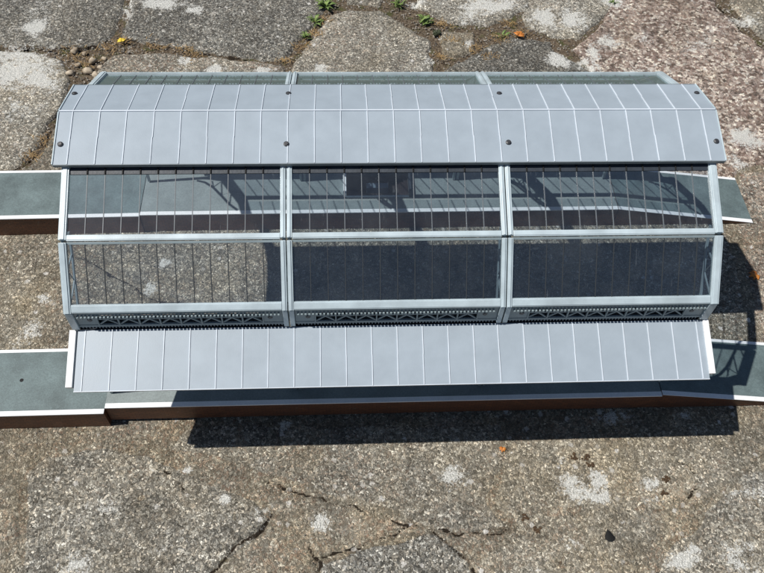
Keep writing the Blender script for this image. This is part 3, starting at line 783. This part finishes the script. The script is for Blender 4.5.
weed(53, 648, 20, 12, 'bright weed at the top edge above the pale centre stone', seed=4)
weed(99, 597, 20, 12, 'bright green weed beside a small square stone at top centre', seed=5)
weed(235, 559, 10, 9, 'green weed growing next to the orange dead leaf', seed=6)
weed(456, 657, 10, 10, 'small green weed at the top edge above the reddish slab', seed=7)

def fallen_leaf(x, y, size, mat, label, seed, cat='leaf', z=1.5):
    rd = random.Random(seed); m = MB()
    for k in range(5):
        a = -1.3 + k * .65 + seed; vs, fs = leaf_mesh(size * (1 - .12 * abs(k - 2)), size * .5, .25, .3); c, s = math.cos(a), math.sin(a)
        m.add([(x + c * u - s * v, y + s * u + c * v, z + w + .1 * k) for u, v, w in vs], fs)
    o = m.build('fallen_leaf', mat, None, smooth=True); o.modifiers.new('thickness', 'SOLIDIFY').thickness = .0003
    return tag(o, label, cat)
fallen_leaf(262, 556, 15, M_ORANGE, 'orange dead leaf lying in the joint at top centre', 1.0)
fallen_leaf(-427, 538, 11, M_YELLOW, 'yellow leaf at the corner between the two dark top slabs', 2.1)
fallen_leaf(524, 28, 12, M_ORANGE, 'orange-brown leaf on the gravelly paving at the right edge', 3.4, z=.5)
fallen_leaf(133, -221, 6, M_ORANGE, 'tiny orange flake on the paving just below the long shadow', 4.4, z=.2)

# loose grit and dry stalks in the joints
zg = dict()
def in_stone(x, y):
    r = np.zeros(x.shape, bool)
    for (_, _, _, _, poly) in STONES: r |= inside(x, y, poly) & (seg_dist(x, y, poly, True) > 3)
    return r
gxr = rng.uniform(-700, 780, 60000); gyr = rng.uniform(60, 700, 60000); keep = ~in_stone(gxr, gyr); gxr, gyr = gxr[keep], gyr[keep]
gxr, gyr = gxr[:5500], gyr[:5500]
gx2 = rng.uniform(-680, 780, 5500); gy2 = rng.uniform(-400, 680, 5500)
ax_, ay_ = np.concatenate([gxr, gx2]), np.concatenate([gyr, gy2]); nG = len(ax_)
rr = np.concatenate([rng.uniform(.6, 2.2, len(gxr)), rng.uniform(.5, 1.4, len(gx2))]); zz = np.concatenate([np.full(len(gxr), -3.4), np.full(len(gx2), -.2)])
# keep grit from poking through the platforms
octv = np.array([(1, 0, 0), (0, 1, 0), (-1, 0, 0), (0, -1, 0), (0, 0, .8), (0, 0, -.8)], float)
octf = np.array([(0, 1, 4), (1, 2, 4), (2, 3, 4), (3, 0, 4), (1, 0, 5), (2, 1, 5), (3, 2, 5), (0, 3, 5)])
V = octv[None] * rr[:, None, None] * rng.uniform(.6, 1.3, (nG, 6, 1)); an = rng.uniform(0, 6.28, nG); c_, s_ = np.cos(an)[:, None], np.sin(an)[:, None]
VX = V[..., 0] * c_ - V[..., 1] * s_ + ax_[:, None]; VY = V[..., 0] * s_ + V[..., 1] * c_ + ay_[:, None]; VZ = V[..., 2] + zz[:, None]
co = np.stack([VX, VY, VZ], -1).reshape(-1, 3) * S; fc = (octf[None] + 6 * np.arange(nG)[:, None, None]).reshape(-1, 3)
me = bpy.data.meshes.new('grit'); me.from_pydata(co.tolist(), [], fc.tolist())
tag(link('grit', me, M_GRIT), 'loose grit scattered along the joints and over the paving', 'grit', kind='stuff')

m = MB(); rd = random.Random(5); spots = [(-505, 505, 30), (-480, 480, 30), (-450, 520, 22), (-508, 300, 22), (-520, 265, 16), (-425, 540, 16), (-370, 530, 22), (-320, 520, 20), (-100, 560, 16), (-85, 600, 16), (-120, 525, 18), (-150, 490, 14), (140, 545, 16), (180, 520, 20), (230, 550, 22), (270, 560, 18), (205, 500, 16), (120, 500, 14), (130, 590, 14), (250, 590, 14), (-300, 500, 20)]
for (sx_, sy_, sr) in spots:
    for k in range(42):
        x, y = rd.gauss(sx_, sr * .5), rd.gauss(sy_, sr * .4); a = rd.uniform(0, math.pi); l = rd.uniform(4, 15); w = rd.uniform(.25, .55); z = rd.uniform(-2, 1.2)
        c, s = math.cos(a), math.sin(a); b = rd.uniform(-.4, .4); x2, y2 = x + c * l * .5, y + s * l * .5; x3, y3 = x2 + math.cos(a + b) * l * .5, y2 + math.sin(a + b) * l * .5
        nx_, ny_ = -s * w, c * w; z3 = z + rd.uniform(-1, 2)
        m.add([(x - nx_, y - ny_, z), (x + nx_, y + ny_, z), (x2 + nx_, y2 + ny_, z + 1.2), (x2 - nx_, y2 - ny_, z + 1.2), (x3, y3, z3), (x2, y2, z + 1.2 - w), (x, y, z - w)], [(0, 1, 2, 3), (3, 2, 4), (0, 3, 5, 6), (2, 1, 6, 5), (3, 4, 5), (2, 5, 4)])
tag(m.build('dry_stalks', M_STRAW), 'dry brown stalks and moss litter caught in the paving joints', 'litter', kind='stuff')
